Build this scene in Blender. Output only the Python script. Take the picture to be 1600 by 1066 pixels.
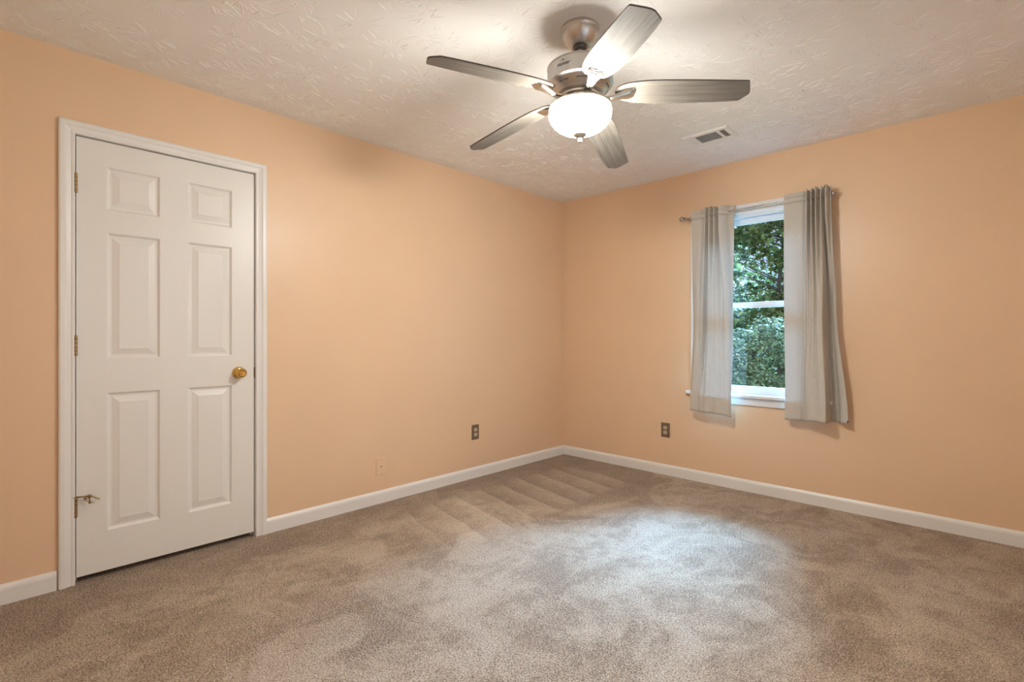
import bpy, bmesh, math, random
import numpy as np
from mathutils import Vector, Matrix

sc = bpy.context.scene
for o in list(bpy.data.objects):
    bpy.data.objects.remove(o, do_unlink=True)
C = sc.collection
H = 2.44                      # ceiling height
RX, RY = 3.54, -4.28          # far sides of the room (the corner in view is the origin)

# ------------------------------------------------------------------ camera
cam = bpy.data.cameras.new('camera')
cam.sensor_width = 36.0
cam.lens = 784 / 1600 * 36
cam.shift_y = -6 / 1600
cam.clip_start = 0.02
camo = bpy.data.objects.new('camera', cam)
C.objects.link(camo)
camo.location = (3.0344, -3.8546, 1.1329)
camo.rotation_euler = (math.pi / 2, 0, math.radians(44.072))
sc.camera = camo

# ------------------------------------------------------------------ view, world, sun
sc.view_settings.view_transform = 'Standard'
sc.view_settings.look = 'None'
sc.view_settings.gamma = 1
sc.view_settings.use_curve_mapping = False
sc.view_settings.exposure = 0.14
LAMP = 136.0                   # radiance of the lit glass bowl
w = bpy.data.worlds.new('sky')
sc.world = w
w.use_nodes = True
nt = w.node_tree
nt.nodes.clear()
out = nt.nodes.new('ShaderNodeOutputWorld')
bg = nt.nodes.new('ShaderNodeBackground')
bg.inputs['Strength'].default_value = 1.0
tc = nt.nodes.new('ShaderNodeTexCoord')
nz = nt.nodes.new('ShaderNodeTexNoise')
nz.inputs['Scale'].default_value = 4.0
nz.inputs['Detail'].default_value = 5
rp = nt.nodes.new('ShaderNodeValToRGB')
rp.color_ramp.elements[0].position = 0.40
rp.color_ramp.elements[0].color = (0.42, 0.58, 0.88, 1)
rp.color_ramp.elements[1].position = 0.62
rp.color_ramp.elements[1].color = (0.86, 0.91, 1.0, 1)
nt.links.new(tc.outputs['Generated'], nz.inputs['Vector'])
nt.links.new(nz.outputs['Fac'], rp.inputs['Fac'])
nt.links.new(rp.outputs['Color'], bg.inputs['Color'])
nt.links.new(bg.outputs[0], out.inputs[0])

sun = bpy.data.lights.new('hazy_sun', 'SUN')
sun.energy = 74.0
sun.angle = math.radians(38)   # light of a bright hazy sky high over the trees
sun.color = (0.27, 0.58, 1.0)
suno = bpy.data.objects.new('hazy_sun', sun)
C.objects.link(suno)
suno.location = (1.6, 6, 8)
suno.rotation_euler = Vector((-.05, -1.0, -1.04)).to_track_quat('-Z', 'Y').to_euler()
suno['label'] = 'soft hazy daylight coming in over the trees'
suno['category'] = 'sun'

side_fill = bpy.data.lights.new('added_side_fill', 'SUN')
side_fill.energy = 2.0
side_fill.angle = math.radians(80)  # added fill light, broad and soft, aimed in through the invented side opening
side_fill.color = (0.90, 0.96, 1.0)
side_fill_o = bpy.data.objects.new('added_side_fill', side_fill)
C.objects.link(side_fill_o)
side_fill_o.location = (9, -3, 5)
side_fill_o.rotation_euler = Vector((-1.0, .02, -.34)).to_track_quat('-Z', 'Y').to_euler()
side_fill_o['label'] = 'added soft fill light entering through an invented opening beside the camera'
side_fill_o['category'] = 'sun'

# ------------------------------------------------------------------ materials
def mat(name, color=(.8, .8, .8), rough=.5, metal=0.0, spec=.5, bump=None, noise=None, coat=0):
    """bump=(scale, strength, distance); noise=(scale, amount) varies the colour a little"""
    m = bpy.data.materials.new(name)
    m.use_nodes = True
    t = m.node_tree
    b = t.nodes['Principled BSDF']
    b.inputs['Base Color'].default_value = (*color, 1)
    b.inputs['Roughness'].default_value = rough
    b.inputs['Metallic'].default_value = metal
    b.inputs['Specular IOR Level'].default_value = spec
    b.inputs['Coat Weight'].default_value = coat
    co = t.nodes.new('ShaderNodeTexCoord')
    if bump:
        n = t.nodes.new('ShaderNodeTexNoise')
        n.inputs['Scale'].default_value = bump[0]
        n.inputs['Detail'].default_value = 4
        bu = t.nodes.new('ShaderNodeBump')
        bu.inputs['Strength'].default_value = bump[1]
        bu.inputs['Distance'].default_value = bump[2]
        t.links.new(co.outputs['Object'], n.inputs['Vector'])
        t.links.new(n.outputs['Fac'], bu.inputs['Height'])
        t.links.new(bu.outputs[0], b.inputs['Normal'])
    if noise:
        n = t.nodes.new('ShaderNodeTexNoise')
        n.inputs['Scale'].default_value = noise[0]
        n.inputs['Detail'].default_value = 5
        r = t.nodes.new('ShaderNodeValToRGB')
        k = noise[1]
        r.color_ramp.elements[0].position = .3
        r.color_ramp.elements[1].position = .7
        r.color_ramp.elements[0].color = (*[c * (1 - k) for c in color], 1)
        r.color_ramp.elements[1].color = (*[min(1, c * (1 + k)) for c in color], 1)
        t.links.new(co.outputs['Object'], n.inputs['Vector'])
        t.links.new(n.outputs['Fac'], r.inputs['Fac'])
        t.links.new(r.outputs['Color'], b.inputs['Base Color'])
    return m

M_wall = mat('peach_orange_wall_paint', (.84, .595, .395), .38, spec=.4, bump=(260, .12, .0006), noise=(2.2, .018))
M_white = mat('white_gloss_trim_paint', (.86, .84, .82), .32, spec=.5, bump=(40, .06, .0008))
M_door = mat('white_door_paint', (.85, .825, .79), .36, spec=.5, bump=(90, .08, .0005))
M_vinyl = mat('white_window_paint', (.82, .83, .84), .35)
M_ceil = mat('textured_white_ceiling_paint', (.93, .91, .895), .75, spec=.25, bump=(150, .35, .0012), noise=(3, .02))
M_nickel = mat('brushed_nickel', (.60, .575, .545), .36, metal=1.0, bump=(120, .04, .0004))
M_nickel_bright = mat('polished_nickel', (.74, .715, .68), .20, metal=1.0)
M_darkmetal = mat('dark_rubber_and_metal', (.10, .095, .09), .45, metal=.3)
M_brass = mat('polished_brass', (.72, .50, .17), .16, metal=1.0)
M_oldbrass = mat('aged_brass', (.33, .23, .11), .38, metal=1.0, noise=(90, .25))
M_bronze = mat('bronze_cover_plate', (.22, .16, .115), .38, metal=.35, noise=(120, .12))
M_ivory = mat('ivory_plastic', (.62, .54, .38), .35)
M_slot = mat('dark_slot', (.025, .02, .018), .7)
M_vent = mat('vent_white_enamel', (.92, .90, .89), .4)
M_ventdark = mat('duct_dark', (.06, .052, .05), .8)
M_rod = mat('rod_brushed_steel', (.45, .40, .36), .3, metal=1.0)
M_logo = mat('black_logo_print', (.02, .018, .016), .5)
M_edge_shade = mat('shaded_blade_edge', (.06, .045, .035), .5)  # shade painted in: blade sides that the lamp leaves unlit
M_tag = mat('dark_tag', (.05, .04, .035), .7)
M_bark = mat('tree_bark', (.075, .058, .045), .85, bump=(18, .8, .02), noise=(9, .4))

# carpet -----------------------------------------------------------
def carpet_material():
    m = bpy.data.materials.new('brown_cut_pile_carpet')
    m.use_nodes = True
    t = m.node_tree
    N, L = t.nodes.new, t.links.new
    b = t.nodes['Principled BSDF']
    b.inputs['Roughness'].default_value = .95
    b.inputs['Specular IOR Level'].default_value = .08
    b.inputs['Sheen Weight'].default_value = .25
    b.inputs['Sheen Roughness'].default_value = .6
    co = N('ShaderNodeTexCoord')
    def noise(scale, detail=3, vec=None, dist=0.0, rough=.5):
        n = N('ShaderNodeTexNoise')
        n.inputs['Scale'].default_value = scale
        n.inputs['Detail'].default_value = detail
        n.inputs['Distortion'].default_value = dist
        n.inputs['Roughness'].default_value = rough
        L(vec or co.outputs['Object'], n.inputs['Vector'])
        return n.outputs['Fac']
    def math_(op, a, b_=None, clamp=False):
        n = N('ShaderNodeMath'); n.operation = op; n.use_clamp = clamp
        for i, v in enumerate((a, b_)):
            if v is None: continue
            if isinstance(v, (int, float)): n.inputs[i].default_value = v
            else: L(v, n.inputs[i])
        return n.outputs[0]
    def maprange(v, a, b_, c=0.0, d=1.0):
        n = N('ShaderNodeMapRange'); n.interpolation_type = 'SMOOTHSTEP'
        L(v, n.inputs['Value'])
        for k, x in zip(('From Min', 'From Max', 'To Min', 'To Max'), (a, b_, c, d)): n.inputs[k].default_value = x
        return n.outputs['Result']
    # yarn tufts: fine speckle
    v = N('ShaderNodeTexVoronoi'); v.inputs['Scale'].default_value = 230
    v.inputs['Randomness'].default_value = 1
    L(co.outputs['Object'], v.inputs['Vector'])
    sep = N('ShaderNodeSeparateColor'); L(v.outputs['Color'], sep.inputs[0])
    speck = sep.outputs[0]
    fine = noise(380, 2)
    mid = noise(165, 3, rough=.6)
    pits = maprange(noise(210, 2), .35, .47, 1.0, 0.0)
    # vacuum strokes and footprints: where the pile leans
    mp = N('ShaderNodeMapping'); mp.inputs['Rotation'].default_value = (0, 0, math.radians(-24)); mp.inputs['Scale'].default_value = (1, .45, 1)
    L(co.outputs['Object'], mp.inputs['Vector'])
    strokes = noise(4.6, 5, mp.outputs[0], .5, .66)
    prints = noise(3.4, 6, dist=.8, rough=.70)
    lean = math_('ADD', math_('MULTIPLY', maprange(strokes, .42, .58), .40), math_('MULTIPLY', maprange(prints, .42, .58), .60))
    sx = N('ShaderNodeSeparateXYZ'); L(co.outputs['Object'], sx.inputs[0])
    X, Y = sx.outputs[0], sx.outputs[1]
    wob = math_('MULTIPLY', math_('SUBTRACT', noise(2.6, 4), .5), .16)
    def dist(cx, cy):
        a_, b__ = math_('SUBTRACT', X, cx), math_('SUBTRACT', Y, cy)
        return math_('ADD', math_('SQRT', math_('ADD', math_('MULTIPLY', a_, a_), math_('MULTIPLY', b__, b__))), wob)
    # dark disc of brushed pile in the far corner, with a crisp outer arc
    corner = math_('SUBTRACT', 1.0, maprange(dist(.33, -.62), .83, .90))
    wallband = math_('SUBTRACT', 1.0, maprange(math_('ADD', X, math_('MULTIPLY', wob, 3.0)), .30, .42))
    # light saw tooth strokes running away from the left wall
    saw = math_('FRACT', math_('DIVIDE', math_('ADD', Y, math_('ADD', math_('MULTIPLY', X, .22), math_('MULTIPLY', wob, .5))), .215))
    inx = math_('MULTIPLY', maprange(math_('ADD', X, wob), .22, .34), math_('SUBTRACT', 1.0, maprange(math_('ADD', X, wob), .92, 1.02)))
    iny = math_('MULTIPLY', maprange(Y, -2.25, -1.95), math_('SUBTRACT', 1.0, maprange(Y, -.42, -.34)))
    zone = math_('MULTIPLY', inx, iny)
    light = math_('MULTIPLY', zone, math_('ADD', math_('MULTIPLY', saw, .85), -.02))
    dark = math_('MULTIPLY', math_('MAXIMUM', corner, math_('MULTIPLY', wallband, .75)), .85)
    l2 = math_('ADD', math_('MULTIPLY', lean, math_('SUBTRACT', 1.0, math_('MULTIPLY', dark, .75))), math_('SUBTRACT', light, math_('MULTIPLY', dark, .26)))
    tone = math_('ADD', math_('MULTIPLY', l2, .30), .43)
    fib = math_('ADD', math_('MULTIPLY', math_('SUBTRACT', speck, .5), .30), math_('MULTIPLY', math_('SUBTRACT', mid, .5), 2.1))
    tone = math_('ADD', tone, fib)
    tone = math_('ADD', tone, math_('MULTIPLY', math_('SUBTRACT', fine, .5), .7))
    tone = math_('SUBTRACT', tone, math_('MULTIPLY', pits, .5), True)
    r = N('ShaderNodeValToRGB')
    e = r.color_ramp.elements
    e[0].position = 0.0; e[0].color = (.07, .043, .028, 1)
    e[1].position = 1.0; e[1].color = (.74, .64, .52, 1)
    x = e.new(.38); x.color = (.33, .22, .142, 1)
    x = e.new(.66); x.color = (.565, .435, .315, 1)
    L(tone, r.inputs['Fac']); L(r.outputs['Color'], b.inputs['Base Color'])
    bu = N('ShaderNodeBump'); bu.inputs['Strength'].default_value = .8; bu.inputs['Distance'].default_value = .006
    L(math_('ADD', math_('MULTIPLY', speck, .5), math_('ADD', fine, mid)), bu.inputs['Height'])
    L(bu.outputs[0], b.inputs['Normal'])
    return m
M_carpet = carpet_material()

def blade_material():
    m = bpy.data.materials.new('grey_driftwood_veneer')
    m.use_nodes = True
    t = m.node_tree; N, L = t.nodes.new, t.links.new
    b = t.nodes['Principled BSDF']; b.inputs['Roughness'].default_value = .68
    b.inputs['Specular IOR Level'].default_value = .25
    co = N('ShaderNodeTexCoord'); mp = N('ShaderNodeMapping')
    mp.inputs['Scale'].default_value = (3, 90, 3)
    L(co.outputs['Object'], mp.inputs['Vector'])
    n = N('ShaderNodeTexNoise'); n.inputs['Scale'].default_value = 1.0; n.inputs['Detail'].default_value = 6
    n.inputs['Distortion'].default_value = .6; n.inputs['Roughness'].default_value = .65
    L(mp.outputs[0], n.inputs['Vector'])
    r = N('ShaderNodeValToRGB'); e = r.color_ramp.elements
    e[0].position = .3; e[0].color = (.105, .09, .075, 1)
    e[1].position = .72; e[1].color = (.235, .208, .18, 1)
    L(n.outputs['Fac'], r.inputs['Fac']); L(r.outputs['Color'], b.inputs['Base Color'])
    return m
M_blade = blade_material()

def glass_material():
    m = bpy.data.materials.new('window_glass')
    m.use_nodes = True
    t = m.node_tree; t.nodes.clear(); N, L = t.nodes.new, t.links.new
    o = N('ShaderNodeOutputMaterial'); mx = N('ShaderNodeMixShader')
    tr = N('ShaderNodeBsdfTransparent'); gl = N('ShaderNodeBsdfGlossy'); gl.inputs['Roughness'].default_value = .02
    fr = N('ShaderNodeFresnel'); fr.inputs['IOR'].default_value = 1.3
    tr.inputs['Color'].default_value = (.96, .98, .97, 1)
    L(fr.outputs[0], mx.inputs[0]); L(tr.outputs[0], mx.inputs[1]); L(gl.outputs[0], mx.inputs[2]); L(mx.outputs[0], o.inputs[0])
    return m
M_glass = glass_material()

def bowl_material():
    m = bpy.data.materials.new('lit_frosted_glass')
    m.use_nodes = True
    t = m.node_tree
    b = t.nodes['Principled BSDF']
    b.inputs['Base Color'].default_value = (.9, .88, .84, 1)
    b.inputs['Roughness'].default_value = .25
    b.inputs['Emission Color'].default_value = (1.0, .985, .90, 1)
    b.inputs['Emission Strength'].default_value = LAMP
    return m
M_bowl = bowl_material()

def cloth_material():
    m = bpy.data.materials.new('beige_linen_curtain')
    m.use_nodes = True
    t = m.node_tree; t.nodes.clear(); N, L = t.nodes.new, t.links.new
    o = N('ShaderNodeOutputMaterial'); mx = N('ShaderNodeMixShader'); mx.inputs[0].default_value = .17
    d = N('ShaderNodeBsdfDiffuse'); tl = N('ShaderNodeBsdfTranslucent')
    co = N('ShaderNodeTexCoord')
    def weave(sc_):
        mp = N('ShaderNodeMapping'); mp.inputs['Scale'].default_value = sc_
        L(co.outputs['Object'], mp.inputs['Vector'])
        n = N('ShaderNodeTexNoise'); n.inputs['Scale'].default_value = 1; n.inputs['Detail'].default_value = 3
        L(mp.outputs[0], n.inputs['Vector']); return n.outputs['Fac']
    a, c = weave((900, 60, 45)), weave((40, 60, 900))
    ad = N('ShaderNodeMath'); ad.operation = 'ADD'; L(a, ad.inputs[0]); L(c, ad.inputs[1])
    r = N('ShaderNodeValToRGB'); e = r.color_ramp.elements
    e[0].position = .35; e[0].color = (.60, .55, .485, 1)
    e[1].position = .65; e[1].color = (.76, .71, .64, 1)
    hf = N('ShaderNodeMath'); hf.operation = 'MULTIPLY'; hf.inputs[1].default_value = .5
    L(ad.outputs[0], hf.inputs[0]); L(hf.outputs[0], r.inputs['Fac'])
    L(r.outputs['Color'], d.inputs['Color'])
    tl.inputs['Color'].default_value = (.72, .72, .70, 1)
    bu = N('ShaderNodeBump'); bu.inputs['Strength'].default_value = .25; bu.inputs['Distance'].default_value = .001
    L(ad.outputs[0], bu.inputs['Height']); L(bu.outputs[0], d.inputs['Normal'])
    L(d.outputs[0], mx.inputs[1]); L(tl.outputs[0], mx.inputs[2]); L(mx.outputs[0], o.inputs[0])
    return m
M_cloth = cloth_material()

def leaf_material(name, dark, light, accent):
    m = bpy.data.materials.new(name)
    m.use_nodes = True
    t = m.node_tree; t.nodes.clear(); N, L = t.nodes.new, t.links.new
    o = N('ShaderNodeOutputMaterial'); mx = N('ShaderNodeMixShader'); mx.inputs[0].default_value = .35
    g = N('ShaderNodeNewGeometry'); r = N('ShaderNodeValToRGB'); e = r.color_ramp.elements
    e[0].position = 0; e[0].color = (*dark, 1)
    e[1].position = .9; e[1].color = (*light, 1)
    x = e.new(.985); x.color = (*light, 1)
    x = e.new(1.0); x.color = (*accent, 1)
    L(g.outputs['Random Per Island'], r.inputs['Fac'])
    b = N('ShaderNodeBsdfPrincipled'); b.inputs['Roughness'].default_value = .38
    tl = N('ShaderNodeBsdfTranslucent')
    L(r.outputs['Color'], b.inputs['Base Color']); L(r.outputs['Color'], tl.inputs['Color'])
    L(b.outputs[0], mx.inputs[1]); L(tl.outputs[0], mx.inputs[2]); L(mx.outputs[0], o.inputs[0])
    return m
M_leafA = leaf_material('maple_leaves', (.035, .058, .016), (.25, .30, .10), (.50, .34, .06))
M_leafB = leaf_material('shrub_leaves', (.050, .080, .040), (.40, .45, .28), (.60, .45, .2))
M_grass = mat('lawn', (.07, .13, .035), .9, noise=(3, .4))

# ------------------------------------------------------------------ mesh helpers
def tag(o, label=None, cat=None, group=None, kind=None):
    if label: o['label'] = label
    if cat: o['category'] = cat
    if group: o['group'] = group
    if kind: o['kind'] = kind
    return o

def obj(name, bm, m, parent=None, smooth=False, ang=35):
    me = bpy.data.meshes.new(name)
    bmesh.ops.recalc_face_normals(bm, faces=bm.faces)
    bm.to_mesh(me); bm.free()
    me.materials.append(m)
    return _link(name, me, parent, smooth, ang)

def _link(name, me, parent, smooth, ang=35):
    if smooth:
        me.polygons.foreach_set('use_smooth', [True] * len(me.polygons))
        try: me.set_sharp_from_angle(angle=math.radians(ang))
        except Exception: pass
    o = bpy.data.objects.new(name, me)
    C.objects.link(o)
    if parent: o.parent = parent
    return o

def obj_py(name, verts, faces, m, parent=None, smooth=False, ang=60):
    me = bpy.data.meshes.new(name)
    me.from_pydata([tuple(map(float, v)) for v in verts], [], [tuple(map(int, f)) for f in faces])
    me.update()
    me.materials.append(m)
    return _link(name, me, parent, smooth, ang)

def empty(name, loc=(0, 0, 0), rz=0.0):
    o = bpy.data.objects.new(name, None)
    C.objects.link(o)
    o.location = loc; o.rotation_euler = (0, 0, rz)
    return o

def box(bm, x0, x1, y0, y1, z0, z1, bevel=0.0):
    n0 = len(bm.verts)
    vs = [bm.verts.new((x, y, z)) for x in (x0, x1) for y in (y0, y1) for z in (z0, z1)]
    f = [(0, 1, 3, 2), (4, 6, 7, 5), (0, 4, 5, 1), (2, 3, 7, 6), (0, 2, 6, 4), (1, 5, 7, 3)]
    fs = [bm.faces.new([vs[i] for i in q]) for q in f]
    if bevel:
        es = list({e for q in fs for e in q.edges})
        bmesh.ops.bevel(bm, geom=es, offset=bevel, segments=2, affect='EDGES', profile=.5)
    return bm

def lathe(bm, prof, n=48, M=Matrix.Identity(4), close=False):
    """prof = [(r, h), ...] turned about the local z axis"""
    rings = []
    for r, h in prof:
        if r < 1e-6:
            rings.append([bm.verts.new(M @ Vector((0, 0, h)))])
        else:
            rings.append([bm.verts.new(M @ Vector((r * math.cos(2 * math.pi * k / n), r * math.sin(2 * math.pi * k / n), h))) for k in range(n)])
    for a, b in zip(rings, rings[1:]):
        for k in range(n):
            k2 = (k + 1) % n
            if len(a) == 1 and len(b) == 1: continue
            if len(a) == 1: bm.faces.new((a[0], b[k], b[k2]))
            elif len(b) == 1: bm.faces.new((a[k], a[k2], b[0]))
            else: bm.faces.new((a[k], a[k2], b[k2], b[k]))
    return bm

def tube(bm, pts, rad, n=10, caps=True):
    pts = [Vector(p) for p in pts]
    rad = rad if isinstance(rad, (list, tuple)) else [rad] * len(pts)
    rings = []
    up = Vector((0, 0, 1))
    for i, p in enumerate(pts):
        d = (pts[min(i + 1, len(pts) - 1)] - pts[max(i - 1, 0)]).normalized()
        a = d.cross(up if abs(d.z) < .95 else Vector((1, 0, 0))).normalized()
        b = d.cross(a)
        rings.append([bm.verts.new(p + rad[i] * (math.cos(2 * math.pi * k / n) * a + math.sin(2 * math.pi * k / n) * b)) for k in range(n)])
    for a, b in zip(rings, rings[1:]):
        for k in range(n):
            bm.faces.new((a[k], a[(k + 1) % n], b[(k + 1) % n], b[k]))
    if caps:
        bm.faces.new(rings[0]); bm.faces.new(list(reversed(rings[-1])))
    return bm

def XM(axis='x', loc=(0, 0, 0)):
    """matrix taking local z to +x or -y"""
    R = Matrix.Rotation(math.pi / 2, 4, 'Y') if axis == 'x' else Matrix.Rotation(math.pi / 2, 4, 'X')
    return Matrix.Translation(loc) @ R

# ------------------------------------------------------------------ room shell
def struct(o, label): return tag(o, label, 'wall' if 'wall' in o.name else o.name.split('_')[0], kind='structure')

T = .13
bm = bmesh.new(); box(bm, -T, RX + T, RY - T, T + .3 * 0, -.12, 0)
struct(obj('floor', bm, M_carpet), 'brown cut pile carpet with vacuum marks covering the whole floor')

# wall_left with the recess of the door
DY0, DY1, DZ = -3.600, -2.818, 2.066        # door opening
bm = bmesh.new()
box(bm, -T, 0, RY - T, DY0, 0, H); box(bm, -T, 0, DY1, T, 0, H); box(bm, -T, 0, DY0, DY1, DZ, H)
box(bm, -T - .02, -T + .02, DY0 - .05, DY1 + .05, 0, DZ + .05)
struct(obj('wall_left', bm, M_wall), 'peach orange wall on the left, with the white door')

# wall_back with the window opening
WX0, WX1, WZ0, WZ1 = 1.345, 2.165, .69, 2.052
bm = bmesh.new()
box(bm, 0, WX0, 0, T, 0, H); box(bm, WX1, RX + T, 0, T, 0, H)
box(bm, WX0, WX1, 0, T, 0, WZ0); box(bm, WX0, WX1, 0, T, WZ1, H)
struct(obj('wall_back', bm, M_wall), 'peach orange wall on the right, with the curtained window')
W2A, W2B, W2Z0, W2Z1 = -3.35, -2.20, .72, 2.06     # invented opening out of view beside the camera, lets the fill light in
bm = bmesh.new(); box(bm, RX, RX + T, RY - T, W2A, 0, H); box(bm, RX, RX + T, W2B, 0, 0, H)
box(bm, RX, RX + T, W2A, W2B, 0, W2Z0); box(bm, RX, RX + T, W2A, W2B, W2Z1, H)
struct(obj('wall_right', bm, M_wall), 'peach orange wall out of view beside the camera')
bm = bmesh.new(); box(bm, 0, RX, RY - T, RY, 0, H)
struct(obj('wall_front', bm, M_wall), 'peach orange wall out of view behind the camera')

# ceiling: slab plus the brushed crow's foot texture as real ridges
def ceiling():
    rng = np.random.default_rng(5)
    V = [(-T, RY - T, H), (RX + T, RY - T, H), (RX + T, T, H), (-T, T, H), (-T, RY - T, H + .12), (RX + T, RY - T, H + .12), (RX + T, T, H + .12), (-T, T, H + .12)]
    Fc = [(0, 3, 2, 1), (4, 5, 6, 7), (0, 1, 5, 4), (1, 2, 6, 5), (2, 3, 7, 6), (3, 0, 4, 7)]
    sp = .18
    for ix in range(int(RX / sp) + 1):
        for iy in range(int(-RY / sp) + 1):
            cx = (ix + .5 + rng.uniform(-.42, .42)) * sp
            cy = -(iy + .5 + rng.uniform(-.42, .42)) * sp
            ns = rng.integers(18, 36)
            R0 = rng.uniform(.09, .15)
            for k in range(ns):
                a = 2 * math.pi * (k + rng.uniform(-.45, .45)) / ns
                r0 = rng.uniform(.012, R0 * .6)
                ln = rng.uniform(.022, .070)
                cu = rng.normal(0, 7)
                wd = rng.uniform(.0009, .0018)
                hh = rng.uniform(.0006, .0018)
                px, py = cx + r0 * math.cos(a), cy + r0 * math.sin(a)
                th = a + rng.normal(0, .28)
                seg = 4
                b0 = len(V)
                okk = True
                for s in range(seg + 1):
                    q = s / seg
                    if not (.004 < px < RX - .004 and RY + .004 < py < -.004): okk = False; break
                    ww = wd * (math.sin(math.pi * (q * .86 + .07)) ** .6)
                    nx, ny = -math.sin(th), math.cos(th)
                    V.append((px + nx * ww, py + ny * ww, H + .0002))
                    V.append((px, py, H - hh * math.sin(math.pi * (q * .86 + .07)) ** .7))
                    V.append((px - nx * ww, py - ny * ww, H + .0002))
                    th += cu * ln / seg
                    px += math.cos(th) * ln / seg; py += math.sin(th) * ln / seg
                if not okk:
                    del V[b0:]; continue
                for s in range(seg):
                    i = b0 + 3 * s
                    Fc.append((i, i + 1, i + 4, i + 3)); Fc.append((i + 1, i + 2, i + 5, i + 4))
    o = obj_py('ceiling', V, Fc, M_ceil)
    bmm = bmesh.new(); bmm.from_mesh(o.data)
    bmm.normal_update()
    for f in bmm.faces:
        if f.normal.z > 0 and f.calc_center_median().z < H + .001: f.normal_flip()
    bmm.to_mesh(o.data); bmm.free()
    return o
struct(ceiling(), 'white ceiling with a stomped brush texture')

# baseboards
def baseboard(name, a, b, axis, label):
    """profile swept from a to b along the wall"""
    prof = [(0, 0), (.0135, 0), (.0135, .062), (.0115, .072), (.006, .081), (.003, .085), (0, .085)]
    bm = bmesh.new()
    rings = []
    for s, mit in ((a, 1), (b, -1)):
        ring = []
        for d, z in prof:
            ring.append(bm.verts.new((d, s, z) if axis == 'left' else (s, -d, z)))
        rings.append(ring)
    n = len(prof)
    for k in range(n):
        bm.faces.new((rings[0][k], rings[0][(k + 1) % n], rings[1][(k + 1) % n], rings[1][k]))
    bm.faces.new(rings[0]); bm.faces.new(list(reversed(rings[1])))
    o = obj(name, bm, M_white)
    return tag(o, label, 'baseboard', kind='structure')
baseboard('baseboard_left', DY1 + .057, 0, 'left', 'white baseboard between the door and the far corner')
baseboard('baseboard_left', RY, DY0 - .059, 'left', 'short white baseboard left of the door casing')
baseboard('baseboard_back', .0135, RX, 'back', 'long white baseboard under the window wall')
bm = bmesh.new(); box(bm, RX - .0135, RX, RY, -.0135, 0, .085)
tag(obj('baseboard_right', bm, M_white), 'white baseboard out of view beside the camera', 'baseboard', kind='structure')
bm = bmesh.new(); box(bm, 0.0135, RX - .0135, RY, RY + .0135, 0, .085)
tag(obj('baseboard_front', bm, M_white), 'white baseboard out of view behind the camera', 'baseboard', kind='structure')

# ------------------------------------------------------------------ door
def casing(name, y0, y1, z1, m, parent, width=.058, z0=0.0):
    prof = [(0, .0), (0, .0095), (.004, .0115), (.010, .0115), (.014, .0095), (.030, .0135), (.036, .0175), (.050, .0180), (.055, .0160), (width, .0120), (width, 0)]
    bm = bmesh.new()
    R = []
    for wv, h in prof:
        R.append([bm.verts.new(p) for p in ((h, y0 - wv, z0), (h, y0 - wv, z1 + wv), (h, y1 + wv, z1 + wv), (h, y1 + wv, z0))])
    for a, b in zip(R, R[1:]):
        for k in range(3):
            bm.faces.new((a[k], a[k + 1], b[k + 1], b[k]))
    for k in (0, 3):
        bm.faces.new([r[k] for r in R])
    return obj(name, bm, m, parent)

door = empty('door_1', (0, (DY0 + DY1) / 2, 0))
tag(door, 'white six panel door with brass knob in the left wall', 'door', kind='structure')
def dpart(o, p=door):
    o.parent = p
    if p is door: o.matrix_parent_inverse = Matrix.Translation((0, -(DY0 + DY1) / 2, 0))
    return o
ca = dpart(casing('casing', DY0 + .004, DY1 - .001, DZ - .003, M_white, None))
bm = bmesh.new()
box(bm, -.11, -.001, DY0 - .002, DY0 + .004, 0, DZ); box(bm, -.11, -.001, DY1 - .004, DY1 + .002, 0, DZ); box(bm, -.11, -.001, DY0, DY1, DZ - .004, DZ + .002)
box(bm, -.062, -.048, DY0 + .004, DY0 + .014, 0, DZ); box(bm, -.062, -.048, DY1 - .014, DY1 - .004, 0, DZ); box(bm, -.062, -.048, DY0, DY1, DZ - .014, DZ)
dpart(obj('jamb', bm, M_white))
# leaf with six moulded panels
LY0, LY1, LZ0, LZ1 = -3.5915, -2.8262, .028, 2.0575
XF = -.004
def leaf():
    bm = bmesh.new()
    ys = [LY0, -3.481, -3.270, -3.149, -2.939, LY1]
    zs = [LZ0, .215, .869, 1.030, 1.630, 1.736, 1.943, LZ1]
    pr = {1, 3}; pz = {1, 3, 5}
    for i in range(5):
        for j in range(7):
            y0, y1, z0, z1 = ys[i], ys[i + 1], zs[j], zs[j + 1]
            if i in pr and j in pz:
                steps = [(0, 0), (.003, -.0012), (.008, -.0075), (.013, -.0098), (.020, -.0098), (.045, -.0025), (.047, -.0012)]
                prev = None
                for ins, d in steps:
                    ring = [bm.verts.new((XF + d, y, z)) for y, z in ((y0 + ins, z0 + ins), (y1 - ins, z0 + ins), (y1 - ins, z1 - ins), (y0 + ins, z1 - ins))]
                    if prev:
                        for k in range(4): bm.faces.new((prev[k], prev[(k + 1) % 4], ring[(k + 1) % 4], ring[k]))
                    prev = ring
                bm.faces.new(prev)
            else:
                bm.faces.new([bm.verts.new((XF, y, z)) for y, z in ((y0, z0), (y1, z0), (y1, z1), (y0, z1))])
    # sides and back
    f = [(XF, LY0, LZ0), (XF, LY1, LZ0), (XF, LY1, LZ1), (XF, LY0, LZ1)]
    b = [(XF - .035, y, z) for _, y, z in f]
    F_ = [bm.verts.new(p) for p in f]; B_ = [bm.verts.new(p) for p in b]
    for k in range(4): bm.faces.new((F_[k], F_[(k + 1) % 4], B_[(k + 1) % 4], B_[k]))
    bm.faces.new(list(reversed(B_)))
    bmesh.ops.remove_doubles(bm, verts=bm.verts, dist=1e-5)
    return obj('door_leaf', bm, M_door)
lf = dpart(leaf())
def sub(o):
    o.parent = lf; return o
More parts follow.
